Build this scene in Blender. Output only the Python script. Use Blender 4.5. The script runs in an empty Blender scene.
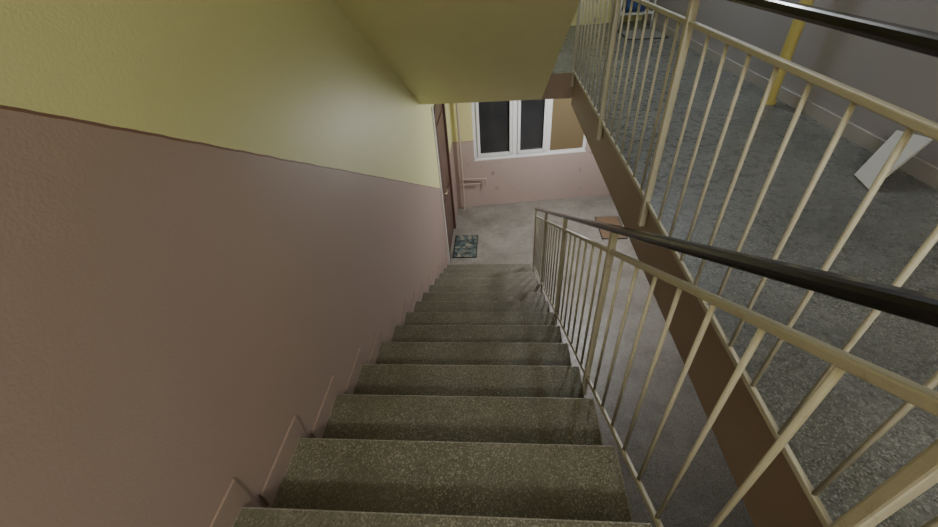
import bpy, bmesh, math, random
from mathutils import Vector, Matrix
random.seed(4)
OZ=3.499
RISE,RUN=0.165,0.29
SL=RISE/RUN
XL,XR=-0.736,0.365          # stair flight sides
XW=1.85                      # hall right wall
YB=5.93                      # back wall (left end; wall is slightly skewed)
SKEW=.13
FZ=-0.945                    # upper hall floor (camera at z=0, before offset)
SB=-1.158                    # underside of hall slab
XS=0.636                     # slab edge
LZ=-3.499
C=bpy.context.scene.collection

# ---------------------------------------------------------------- helpers
def empty(name,loc=(0,0,0)):
    e=bpy.data.objects.new(name,None); C.objects.link(e)
    e.empty_display_size=0.1
    return e
def finish(bm,name,mat,parent=None,smooth=False,bevel=0,skew=False,bmat=-1):
    me=bpy.data.meshes.new(name); 
    bmesh.ops.recalc_face_normals(bm,faces=bm.faces)
    for v in bm.verts:
        v.co.z+=OZ
        if skew: v.co.y+=SKEW*(v.co.x-XL)
    bm.to_mesh(me); bm.free()
    o=bpy.data.objects.new(name,me); C.objects.link(o)
    mats=mat if isinstance(mat,list) else [mat]
    for m in mats: me.materials.append(m)
    if smooth:
        for p in me.polygons: p.use_smooth=True
    if bevel:
        b=o.modifiers.new('bevel','BEVEL'); b.width=bevel; b.segments=2; b.limit_method='ANGLE'; b.material=bmat
    if parent: o.parent=parent
    return o
def bbox(bm,x0,x1,y0,y1,z0,z1,mi=0):
    vs=[bm.verts.new(p) for p in [(x0,y0,z0),(x1,y0,z0),(x1,y1,z0),(x0,y1,z0),(x0,y0,z1),(x1,y0,z1),(x1,y1,z1),(x0,y1,z1)]]
    for f in [(0,3,2,1),(4,5,6,7),(0,1,5,4),(1,2,6,5),(2,3,7,6),(3,0,4,7)]:
        fc=bm.faces.new([vs[i] for i in f]); fc.material_index=mi
def box(name,x0,x1,y0,y1,z0,z1,mat,parent=None,bevel=0,skew=False):
    bm=bmesh.new(); bbox(bm,x0,x1,y0,y1,z0,z1)
    return finish(bm,name,mat,parent,bevel=bevel,skew=skew)
def beam(bm,a,b,w,h):
    """rectangular bar from a to b, w across (x or side), h in the vertical sense"""
    a=Vector(a);b=Vector(b); d=(b-a).normalized()
    if abs(d.z)>.95: s=Vector((1,0,0)); u=Vector((0,1,0))
    else:
        s=d.cross(Vector((0,0,1))).normalized(); u=s.cross(d).normalized()
    vs=[]
    for p in (a,b):
        for q in ((-1,-1),(1,-1),(1,1),(-1,1)):
            vs.append(bm.verts.new(p+s*q[0]*w/2+u*q[1]*h/2))
    bm.faces.new(vs[0:4][::-1]); bm.faces.new(vs[4:8])
    for i in range(4):
        j=(i+1)%4
        bm.faces.new([vs[i],vs[j],vs[4+j],vs[4+i]])
def rod(bm,a,b,r,n=10):
    a=Vector(a);b=Vector(b); d=(b-a).normalized()
    t=Vector((1,0,0)) if abs(d.x)<.9 else Vector((0,1,0))
    s=d.cross(t).normalized();u=d.cross(s).normalized()
    A=[];B=[]
    for i in range(n):
        an=2*math.pi*i/n; o=s*math.cos(an)*r+u*math.sin(an)*r
        A.append(bm.verts.new(a+o));B.append(bm.verts.new(b+o))
    bm.faces.new(A[::-1]);bm.faces.new(B)
    for i in range(n):
        j=(i+1)%n; bm.faces.new([A[i],A[j],B[j],B[i]])
def path_tube(name,pts,r,mat,parent):
    cu=bpy.data.curves.new(name,'CURVE'); cu.dimensions='3D'; cu.bevel_depth=r; cu.bevel_resolution=4; cu.use_fill_caps=True
    sp=cu.splines.new('POLY'); sp.points.add(len(pts)-1)
    for i,p in enumerate(pts): sp.points[i].co=(p[0],p[1],p[2]+OZ,1)
    cu.materials.append(mat)
    o=bpy.data.objects.new(name,cu); C.objects.link(o)
    if parent:o.parent=parent
    return o

# ---------------------------------------------------------------- materials
class NT:
    def __init__(s,name):
        s.m=bpy.data.materials.new(name); s.m.use_nodes=True
        s.t=s.m.node_tree; s.b=s.t.nodes['Principled BSDF']
        s.geo=s.t.nodes.new('ShaderNodeNewGeometry')
    def n(s,typ,**k):
        x=s.t.nodes.new(typ)
        for a,v in k.items(): setattr(x,a,v)
        return x
    def l(s,a,b): s.t.links.new(a,b)
    def math(s,op,a,b=None,c=None):
        x=s.n('ShaderNodeMath',operation=op)
        for i,v in enumerate((a,b,c)):
            if v is None: continue
            if isinstance(v,(int,float)): x.inputs[i].default_value=v
            else: s.l(v,x.inputs[i])
        return x.outputs[0]
    def noise(s,scale,detail=4,rough=.55,out='Fac'):
        x=s.n('ShaderNodeTexNoise'); x.inputs['Scale'].default_value=scale
        x.inputs['Detail'].default_value=detail; x.inputs['Roughness'].default_value=rough
        s.l(s.geo.outputs['Position'],x.inputs['Vector']); return x.outputs[out]
    def vor(s,scale,out='Distance'):
        x=s.n('ShaderNodeTexVoronoi'); x.inputs['Scale'].default_value=scale
        s.l(s.geo.outputs['Position'],x.inputs['Vector']); return x.outputs[out]
    def ramp(s,fac,stops):
        x=s.n('ShaderNodeValToRGB'); e=x.color_ramp.elements
        while len(e)<len(stops): e.new(.5)
        for i,(p,c) in enumerate(stops):
            e[i].position=p; e[i].color=(*c,1) if len(c)==3 else c
        s.l(fac,x.inputs[0]); return x.outputs[0]
    def mix(s,f,a,b,blend='MIX'):
        x=s.n('ShaderNodeMix',data_type='RGBA',blend_type=blend)
        if isinstance(f,(int,float)): x.inputs[0].default_value=f
        else: s.l(f,x.inputs[0])
        for i,v in ((6,a),(7,b)):
            if isinstance(v,tuple): x.inputs[i].default_value=(*v,1)
            else: s.l(v,x.inputs[i])
        return x.outputs[2]
    def bump(s,h,st,dist=.01):
        x=s.n('ShaderNodeBump'); x.inputs['Strength'].default_value=st; x.inputs['Distance'].default_value=dist
        s.l(h,x.inputs['Height']); s.l(x.outputs[0],s.b.inputs['Normal'])
    def col(s,c,rough=.6):
        if isinstance(c,tuple): s.b.inputs['Base Color'].default_value=(*c,1)
        else: s.l(c,s.b.inputs['Base Color'])
        if isinstance(rough,(int,float)): s.b.inputs['Roughness'].default_value=rough
        else: s.l(rough,s.b.inputs['Roughness'])
    def xyz(s):
        x=s.n('ShaderNodeSeparateXYZ'); s.l(s.geo.outputs['Position'],x.inputs[0]); return x.outputs

BROWN=(0.375,0.285,0.245); YEL=(0.66,0.66,0.34)
def paint(name,mode,low=BROWN,up=YEL,level=None,flr=None):
    t=NT(name); X,Y,Z=t.xyz()
    n=t.noise(2.2,5); wob=t.math('MULTIPLY',t.math('SUBTRACT',t.noise(9,3),.5),.012)
    lo=t.mix(t.math('MULTIPLY',n,.5),low,tuple(c*.82 for c in low))
    hi=t.mix(t.math('MULTIPLY',n,.5),up,tuple(c*.85 for c in up))
    if mode=='slope':
        zb=t.math('MAXIMUM',t.math('ADD',t.math('MULTIPLY',Y,-SL),.177+OZ),-2.37+OZ)
    else:
        zb=t.math('ADD',0.0,level+OZ)
    zb=t.math('ADD',zb,wob)
    d=t.math('SUBTRACT',Z,zb)
    c=t.mix(t.math('GREATER_THAN',d,0),lo,hi)
    c=t.mix(t.math('LESS_THAN',t.math('ABSOLUTE',d),.0035),c,(.20,.11,.08))
    sc=t.ramp(t.noise(14,6,.7),[(.66,(0,0,0)),(.74,(1,1,1))])
    c=t.mix(t.math('MULTIPLY',sc,.10),c,(.6,.55,.5))
    if mode=='level' and level<-2:
        ch=t.math('GREATER_THAN',t.noise(6,6,.7),.63)
        c=t.mix(t.math('MULTIPLY',ch,.6),c,(.22,.18,.15))
    t.col(c,.48); t.bump(t.noise(160,3),.18,.004)
    return t.m
def flat(name,c,rough=.5,bump=.0,scale=60,metal=0,var=.15):
    t=NT(name); 
    t.col(t.mix(t.math('MULTIPLY',t.noise(6,5),var*2),c,tuple(k*.6 for k in c)),rough)
    t.b.inputs['Metallic'].default_value=metal
    if bump: t.bump(t.noise(scale,4),bump,.005)
    return t.m
def terrazzo(name,base,dark,light,rough=.33,wear=None):
    t=NT(name)
    big=t.noise(1.7,6,.6)
    c=t.mix(t.ramp(big,[(.35,(0,0,0)),(.65,(1,1,1))]),base,dark)
    sp=t.vor(240,'Color'); bw=t.n('ShaderNodeRGBToBW'); t.l(sp,bw.inputs[0])
    c=t.mix(t.ramp(bw.outputs[0],[(.68,(0,0,0)),(.78,(.6,.6,.6))]),c,light)
    c=t.mix(t.ramp(bw.outputs[0],[(.22,(.6,.6,.6)),(.32,(0,0,0))]),c,tuple(k*.45 for k in dark))
    if wear:
        w=t.ramp(t.noise(9,7,.75),[(.54,(0,0,0)),(.70,(.5,.5,.5))])
        c=t.mix(w,c,wear)
        w2=t.ramp(t.noise(3.2,6,.7),[(.36,(.5,.5,.5)),(.52,(0,0,0))])
        c=t.mix(w2,c,tuple(k*.7 for k in dark))
    ro=t.ramp(t.noise(22,5,.7),[(.3,(rough-.12,)*3),(.7,(rough+.2,)*3)])
    t.col(c,ro); t.bump(t.noise(110,5,.7),.4,.004)
    return t.m
m_left=paint('wall_paint_left','slope')
m_skirt=flat('skirting_paint',tuple(c*.95 for c in BROWN),.45,.2,120)
m_back=paint('wall_paint_back','level',low=(.46,.365,.325),up=(.64,.60,.30),level=-2.37)
m_right=paint('wall_paint_hall','level',low=(.34,.31,.33),up=(.36,.34,.38),level=FZ+.02)
m_yel=flat('soffit_paint_yellow',(.74,.72,.38),.55,.15,150,var=.12)
m_edge=flat('slab_edge_paint',(.35,.265,.22),.5,.2,80)
m_ceil=flat('ceiling_whitewash',(.7,.68,.6),.7,.1)
m_step=terrazzo('terrazzo_steps',(.165,.157,.12),(.125,.118,.088),(.36,.345,.285),.40,(.22,.21,.17))
m_nose=terrazzo('terrazzo_nosing',(.32,.305,.26),(.25,.24,.2),(.5,.48,.42),.35,(.4,.38,.34))
m_floor=terrazzo('terrazzo_floor_lower',(.31,.30,.27),(.21,.20,.175),(.50,.485,.44),.34,(.40,.385,.35))
m_hall=terrazzo('terrazzo_floor_hall',(.165,.172,.170),(.11,.116,.115),(.36,.37,.365),.27,(.25,.26,.255))
m_cream=NT('cream_metal_paint')
w=m_cream.ramp(m_cream.noise(30,6,.75),[(.58,(0,0,0)),(.72,(.7,.7,.7))])
m_cream.col(m_cream.mix(w,(.53,.505,.42),(.30,.24,.16)),.45); m_cream.bump(m_cream.noise(70,3),.25,.003); m_cream=m_cream.m
m_black=flat('black_plastic_handrail',(.012,.011,.014),.2,.05,40)
m_white=flat('white_pvc',(.80,.81,.80),.35)
m_door=flat('brown_door_wood',(.10,.055,.04),.4,.2,30)
m_pipe=flat('pipe_paint_cream',(.46,.38,.31),.4)
m_gas=flat('yellow_gas_pipe',(.60,.52,.18),.4)
t=NT('night_glass'); t.col(t.mix(t.noise(1.5,2),(.012,.013,.016),(.055,.055,.055)),.05); m_glass=t.m
t=NT('pane_brown'); t.col((.17,.125,.06),.8); m_pane=t.m
t=NT('doormat_pattern'); v=t.vor(22,'Color'); bw=t.n('ShaderNodeRGBToBW'); t.l(v,bw.inputs[0])
t.col(t.ramp(bw.outputs[0],[(.3,(.05,.07,.07)),(.45,(.13,.15,.13)),(.55,(.34,.33,.25)),(.75,(.10,.15,.16))]),.95); t.bump(t.noise(300,2),.6,.005); m_mat=t.m
m_matb=flat('doormat_coir',(.22,.145,.09),.95,.6,300)
m_matg=flat('doormat_grey',(.25,.25,.24),.95,.6,300)
m_blue=flat('blue_fabric',(.04,.08,.22),.9,.3,200)
m_dark=flat('black_rubber',(.02,.02,.02),.6)
m_brass=flat('door_handle_metal',(.6,.55,.4),.3,metal=.9)
m_board=flat('board_offwhite',(.5,.5,.5),.5)
t=NT('lamp_glass'); t.b.inputs['Emission Color'].default_value=(1,.97,.9,1); t.b.inputs['Emission Strength'].default_value=6; t.col((.9,.9,.88),.3); m_lamp=t.m

# ---------------------------------------------------------------- room shell
TOP=1.40
YN=-2.5
YF=YB+SKEW*(XW-XL)+.2
DY0,DY1,DZ=4.42,5.36,-1.40
bm=bmesh.new()
bbox(bm,XL-.15,XL,YN,DY0,LZ,TOP+.2); bbox(bm,XL-.15,XL,DY0,DY1,DZ,TOP+.2); bbox(bm,XL-.15,XL,DY1,YB+.15,LZ,TOP+.2)
finish(bm,'wall_left',m_left)
WX0,WX1,WZ0,WZ1=-.42,1.32,-2.70,-1.26
bm=bmesh.new()
bbox(bm,XL,WX0,YB,YB+.2,LZ,TOP+.2); bbox(bm,WX1,XW,YB,YB+.2,LZ,TOP+.2)
bbox(bm,WX0,WX1,YB,YB+.2,LZ,WZ0); bbox(bm,WX0,WX1,YB,YB+.2,WZ1,TOP+.2)
finish(bm,'wall_back',m_back,skew=True)
box('wall_right',XW,XW+.15,YN,YF,LZ,TOP+.2,m_right)
box('wall_near',XL-.15,XW+.15,YN-.15,YN,LZ,TOP+.2,m_back)
box('floor',XL-.15,XW+.15,YN-.15,YF,LZ-.2,LZ,m_floor)
box('ceiling',XL-.15,XW+.15,YN-.15,YF,TOP+.2,TOP+.35,m_ceil)
def slab(name,poly,z0,z1,mtop,mside):
    bm=bmesh.new()
    lo=[bm.verts.new((x,y,z0)) for x,y in poly]; hi=[bm.verts.new((x,y,z1)) for x,y in poly]
    bm.faces.new(hi).material_index=0
    bm.faces.new(lo[::-1]).material_index=1
    n=len(poly)
    for i in range(n):
        j=(i+1)%n; bm.faces.new([lo[i],lo[j],hi[j],hi[i]]).material_index=1
    return finish(bm,name,[mtop,mside])
YT=0.432-2*RUN      # top riser
YE=3.83             # where upper flight starts
slab('floor_upper',[(XL,YN),(XW,YN),(XW,YB+SKEW*(XW-XL)),(XL,YB),(XL,YE),(XS,YE),(XS,YT),(XL,YT)],SB,FZ,m_hall,m_edge)
box('trim_2',XS,XS+.12,YT,YE+.02,SB-.06,SB,m_edge)

# ---------------------------------------------------------------- stair flights
def flight(name,x0,x1,nos,zfloor,mstep,mside,munder,ydir=1):
    root=empty(name)
    for i,(y,z) in enumerate(nos):
        bm=bmesh.new(); bbox(bm,x0,x1+.008,y-RUN-.005,y,z-.038,z)
        finish(bm,'tread_%d'%i,[mstep,m_nose],root,bevel=.006,bmat=1)
        box('riser_%d'%i,x0,x1,y-.045,y-.022,z-RISE,z-.036,mstep,root)
    bm=bmesh.new()
    prof=[]
    for (y,z) in nos:
        prof.append((y-RUN-.022,z-.036)); prof.append((y-.022-.012,z-.036))
    yl,zl=nos[-1]; yf,zf=nos[0]
    prof.append((yl-.034,zfloor)); prof.append((yl-.38,zfloor))
    t=.20
    prof.append((yf-RUN-.022,zf-.036-t-RISE*.3))
    A=[bm.verts.new((x0,y,z)) for y,z in prof]; B=[bm.verts.new((x1-.004,y,z)) for y,z in prof]
    bm.faces.new(A);bm.faces.new(B[::-1])
    n=len(prof)
    for i in range(n):
        j=(i+1)%n; bm.faces.new([A[i],A[j],B[j],B[i]])
    finish(bm,'flight_body',mside,root)
    return root
nos=[(0.432+RUN*n,-1.189-RISE*n) for n in range(-1,14)]
f1=flight('stair_flight',XL+.006,XR,nos,LZ+.001,m_step,m_edge,m_yel)
bm=bmesh.new()
for (y,z) in nos:
    bbox(bm,XL,XL+.0085,y-RUN+.06,y+.035,z-.10,z+.085)
    bbox(bm,XL,XL+.0075,y-RUN-.01,y-RUN+.08,z-.2,z+.02)
finish(bm,'trim_1',m_skirt,bevel=.003)

# upper flight (rises toward the camera): soffit plane z = 1.021 - SL*y
root=empty('stair_flight.001')
bm=bmesh.new()
KS=1.021
nU=15
y=YE+.0; z=FZ
pts=[(y,z)]
for i in range(nU):
    z+=RISE; pts.append((y,z)); y-=RUN; pts.append((y,z))
yt,zt=pts[-1]
pts.append((yt,KS-SL*yt)); pts.append((YE,KS-SL*YE))
A=[bm.verts.new((XL,a,b)) for a,b in pts]; B=[bm.verts.new((XR,a,b)) for a,b in pts]
bm.faces.new(A);bm.faces.new(B[::-1])
for i in range(len(pts)):
    j=(i+1)%len(pts); bm.faces.new([A[i],A[j],B[j],B[i]])
finish(bm,'flight_body',m_yel,root)
for i in range(nU-1):
    yy=YE-RUN*i; zz=FZ+RISE*(i+1)
    box('tread_%d'%i,XL+.001,XR+.008,yy-RUN,yy+.02,zz-.005,zz+.025,m_step,root,bevel=.005)

# ---------------------------------------------------------------- railings
def sloped_rail(name,x,fz,y0,y1,posts,step,hr=.82,hb=.725,low=.0,foot=-.12,pw=.024):
    root=empty(name)
    bm=bmesh.new(); beam(bm,(x,y0,fz(y0)+hr),(x,y1,fz(y1)+hr),.036,.024)
    finish(bm,'handrail',m_black,root,bevel=.009)
    bm=bmesh.new()
    beam(bm,(x,y0,fz(y0)+hb),(x,y1,fz(y1)+hb),.018,.016)
    beam(bm,(x,y0,fz(y0)+low),(x,y1,fz(y1)+low),.012,.02)
    finish(bm,'flat_bars',m_cream,root,bevel=.003)
    bm=bmesh.new()
    for p in posts: 
        q=pw if p>.5 else .017
        beam(bm,(x,p,fz(p)+foot),(x,p,fz(p)+hr-.008),q,q)
    finish(bm,'posts',m_cream,root,bevel=.003)
    bm=bmesh.new(); y=min(y0,y1)+step/2
    while y<max(y0,y1):
        if min(abs(y-p) for p in posts)>step*.35:
            rod(bm,(x,y,fz(y)+low),(x,y,fz(y)+hb),.0055)
        y+=step
    finish(bm,'balusters',m_cream,root,smooth=True)
    return root
nl=lambda y:-.943-SL*y
r=sloped_rail('stair_railing',XR+.022,nl,-.12,4.06,[.2,1.2,2.15,3.1,4.02],.125,low=.0,foot=-.14)
hl=lambda y:FZ
r2=sloped_rail('landing_railing',XS-.014,hl,-2.1,YE-.02,[-1.7,-.7,.33,1.585,2.58,3.78],.128,hr=.945-.156,hb=.945-.254,low=.02,foot=-.10,pw=.026)
ul=lambda y:FZ+RISE+(YE-y)*SL
r3=sloped_rail('stair_railing.001',XR+.022,ul,YE-.02,.3,[3.75,2.8,1.85,.9],.118,low=.0,foot=-.1)

# ---------------------------------------------------------------- doors
d=empty('door_1')
box('leaf',XL-.05,XL-.008,DY0+.06,DY1-.06,LZ+.01,DZ-.06,m_door,d,bevel=.004)
for k,(a,b) in enumerate([(LZ+.2,LZ+.85),(LZ+1.0,LZ+1.85)]):
    box('panel_%d'%k,XL-.012,XL+.006,DY0+.18,DY1-.18,a,b,m_door,d,bevel=.006)
bm=bmesh.new()
bbox(bm,XL-.12,XL+.022,DY0,DY0+.06,LZ,DZ); bbox(bm,XL-.12,XL+.022,DY1-.06,DY1,LZ,DZ); bbox(bm,XL-.12,XL+.022,DY0,DY1,DZ-.06,DZ)
finish(bm,'frame',m_door,d,bevel=.003)
bm=bmesh.new(); rod(bm,(XL-.01,DY0+.13,LZ+1.02),(XL+.05,DY0+.13,LZ+1.02),.012); rod(bm,(XL+.045,DY0+.13,LZ+1.02),(XL+.045,DY0+.25,LZ+1.02),.01)
finish(bm,'handle',m_brass,d,smooth=True)
box('architrave',XL,XL+.018,DY0-.04,DY0,LZ,DZ+.04,m_white,d)
d=empty('door_2')
box('leaf',XW-.02,XW-.002,.75,1.55,FZ,FZ+2.0,m_door,d,bevel=.003)
for k,(a,b) in enumerate([(.15,.85),(1.0,1.85)]):
    box('panel_%d'%k,XW-.03,XW-.018,.87,1.43,FZ+a,FZ+b,m_door,d,bevel=.005)
bm=bmesh.new()
bbox(bm,XW-.035,XW-.001,.68,.75,FZ,FZ+2.07);bbox(bm,XW-.035,XW-.001,1.55,1.62,FZ,FZ+2.07);bbox(bm,XW-.035,XW-.001,.75,1.55,FZ+2.0,FZ+2.07)
finish(bm,'frame',m_white,d,bevel=.003)
bm=bmesh.new(); rod(bm,(XW-.02,1.47,FZ+1.02),(XW-.07,1.47,FZ+1.02),.011); rod(bm,(XW-.065,1.47,FZ+1.02),(XW-.065,1.35,FZ+1.02),.009)
finish(bm,'handle',m_brass,d,smooth=True)

# ---------------------------------------------------------------- windows
def window(name,z0,z1):
    w=empty(name)
    ys0,ys1=YB+.03,YB+.09
    bm=bmesh.new(); T=.055
    bbox(bm,WX0,WX0+T,ys0,ys1,z0,z1);bbox(bm,WX1-T,WX1,ys0,ys1,z0,z1)
    bbox(bm,WX0,WX1,ys0,ys1,z0,z0+T);bbox(bm,WX0,WX1,ys0,ys1,z1-T,z1)
    for mx in (.21,.72): bbox(bm,mx-.035,mx+.035,ys0,ys1,z0+T,z1-T)
    finish(bm,'frame',m_white,w,bevel=.004,skew=True)
    bm=bmesh.new()
    for a,b in ((WX0+T,.175),(.245,.685)):
        a0,b0=a+.004,b-.004; S=.042
        bbox(bm,a0,a0+S,ys0-.018,ys0+.03,z0+T,z1-T);bbox(bm,b0-S,b0,ys0-.018,ys0+.03,z0+T,z1-T)
        bbox(bm,a0,b0,ys0-.018,ys0+.03,z0+T,z0+T+S);bbox(bm,a0,b0,ys0-.018,ys0+.03,z1-T-S,z1-T)
    finish(bm,'sashes',m_white,w,bevel=.004,skew=True)
    box('glass',WX0+.02,WX1-.02,ys0+.032,ys0+.04,z0+.02,z1-.02,m_glass,w,skew=True)
    box('sill',WX0,WX1,YB+.002,YB+.05,z0-.0,z0+.02,m_white,w,bevel=.004,skew=True)
    box('brown_sheet',.755,WX1-.05,ys0+.02,ys0+.03,z0+T,z1-T,m_pane,w,skew=True)  # plain brown sheet filling the right-hand pane, just inside the glass
    return w
window('window_1',WZ0,WZ1)

# ---------------------------------------------------------------- pipes
p=empty('heating_pipe')
path_tube('riser_pipe',[(XL+.12,YB-.05,LZ),(XL+.12,YB-.05,SB)],.018,m_pipe,p)
path_tube('branch_pipe',[(XL+.12,YB-.05,LZ+.54),(-.24,YB-.03,LZ+.54),(-.24,YB-.03,LZ+.42)],.015,m_pipe,p)
path_tube('branch_pipe_2',[(XL+.12,YB-.06,LZ+.46),(-.33,YB-.04,LZ+.46)],.012,m_pipe,p)
g=empty('gas_pipe')
path_tube('vertical_pipe',[(1.74,2.85,FZ),(1.74,2.85,TOP+.19)],.033,m_gas,g)
bm=bmesh.new(); rod(bm,(1.74,2.85,FZ),(1.74,2.85,FZ+.02),.044,16); 
for zz in (.7,1.7): bbox(bm,1.74,XW,2.835,2.865,FZ+zz,FZ+zz+.03)
finish(bm,'collar',m_gas,g)

# ---------------------------------------------------------------- mats
def mat(name,x0,x1,y0,y1,z,m,rot=0):
    root=empty(name)
    box('pile',x0+.012,x1-.012,y0+.012,y1-.012,z+.001,z+.014,m,root,bevel=.004)
    bm=bmesh.new()
    bbox(bm,x0,x1,y0,y0+.014,z,z+.009);bbox(bm,x0,x1,y1-.014,y1,z,z+.009);bbox(bm,x0,x0+.014,y0,y1,z,z+.009);bbox(bm,x1-.014,x1,y0,y1,z,z+.009)
    finish(bm,'border',m_dark,root)
mat('doormat',-.70,-.36,4.55,5.10,LZ,m_mat)
mat('doormat.001',1.44,1.80,4.95,5.55,LZ,m_matb)
mat('doormat.002',1.38,1.80,5.05,5.55,FZ,m_matg)

# ---------------------------------------------------------------- shoe rack
s=empty('shoe_rack')
bm=bmesh.new()
for x in (1.42,1.80):
    for y in (5.72,5.98): rod(bm,(x,y,FZ),(x,y,FZ+.55),.011)
for zz in (.15,.52):
    for y in (5.72,5.79,5.85,5.91,5.98): rod(bm,(1.42,y,FZ+zz),(1.80,y,FZ+zz),.007)
    for x in (1.42,1.80): rod(bm,(x,5.72,FZ+zz),(x,5.98,FZ+zz),.008)
finish(bm,'rack_frame',m_white,s,smooth=True)
b=bmesh.new(); bmesh.ops.create_cube(b,size=1)
bmesh.ops.subdivide_edges(b,edges=b.edges,cuts=3,use_grid_fill=True)
for v in b.verts:
    k=1-.25*max(0,v.co.z+.5); v.co=Vector((v.co.x*.22*k+1.6,v.co.y*.18*k+5.85,v.co.z*.26+FZ+.30))
    v.co+=Vector((random.uniform(-.008,.008),random.uniform(-.008,.008),0))
finish(b,'blue_bag',m_blue,s,smooth=True)

# ---------------------------------------------------------------- white board leaning on the hall wall
bm=bmesh.new()
P=[(1.57,1.66,FZ),(1.835,1.80,FZ+.16),(1.835,1.98,FZ+.13),(1.60,1.80,FZ)]
T=Vector((-.4,.1,.8)).normalized()*.012
lo=[bm.verts.new(Vector(q)) for q in P]; hi=[bm.verts.new(Vector(q)+T) for q in P]
bm.faces.new(lo[::-1]);bm.faces.new(hi)
for i in range(4):
    j=(i+1)%4; bm.faces.new([lo[i],lo[j],hi[j],hi[i]])
finish(bm,'white_board',m_board,bevel=.002)
box('baseboard_right',XW-.012,XW,1.62,YB,FZ,FZ+.07,flat('baseboard_paint',(.42,.40,.41),.5))

# ---------------------------------------------------------------- lamps
def lamp(name,loc,power,color,r=.09,rad=.09):
    root=empty(name)
    bm=bmesh.new()
    rod(bm,(loc[0],loc[1],loc[2]+.08),(loc[0],loc[1],loc[2]+.115),.07,24)
    finish(bm,'lamp_base',m_white,root)
    bm=bmesh.new(); bmesh.ops.create_uvsphere(bm,u_segments=24,v_segments=14,radius=r)
    for v in bm.verts: v.co+=Vector(loc)
    finish(bm,'globe',m_lamp,root,smooth=True)
    L=bpy.data.lights.new(name+'_light','POINT'); L.energy=power; L.color=color; L.shadow_soft_size=rad
    lo=bpy.data.objects.new('bulb',L); C.objects.link(lo); lo.parent=root
    lo.location=(loc[0],loc[1],loc[2]+OZ-r-rad-.01)
lamp('ceiling_lamp.002',(.35,-1.75,1.485),112,(1,.97,.92),rad=.14)
lamp('ceiling_lamp',(1.15,4.70,SB-.118),100,(.95,.98,1),rad=.10)
lamp('ceiling_lamp.001',(1.3,3.6,1.485),52,(.85,.92,1))

w=bpy.data.worlds.new('night'); bpy.context.scene.world=w; w.use_nodes=True
w.node_tree.nodes['Background'].inputs[0].default_value=(.02,.03,.05,1)
w.node_tree.nodes['Background'].inputs[1].default_value=.3

# ---------------------------------------------------------------- camera
cd=bpy.data.cameras.new('camera'); cam=bpy.data.objects.new('camera',cd); C.objects.link(cam)
F=409.0
cd.sensor_fit='HORIZONTAL'; cd.sensor_width=36; cd.lens=36*F/938; cd.clip_start=.02
fw=Vector((-.0815,.7831,-.6197)).normalized(); rt=Vector((.9966,.0574,-.0591)); rt=(rt-fw*rt.dot(fw)).normalized(); up=rt.cross(fw)
M=Matrix((( rt.x,up.x,-fw.x,0),(rt.y,up.y,-fw.y,0),(rt.z,up.z,-fw.z,OZ),(0,0,0,1)))
cam.matrix_world=M
bpy.context.scene.camera=cam
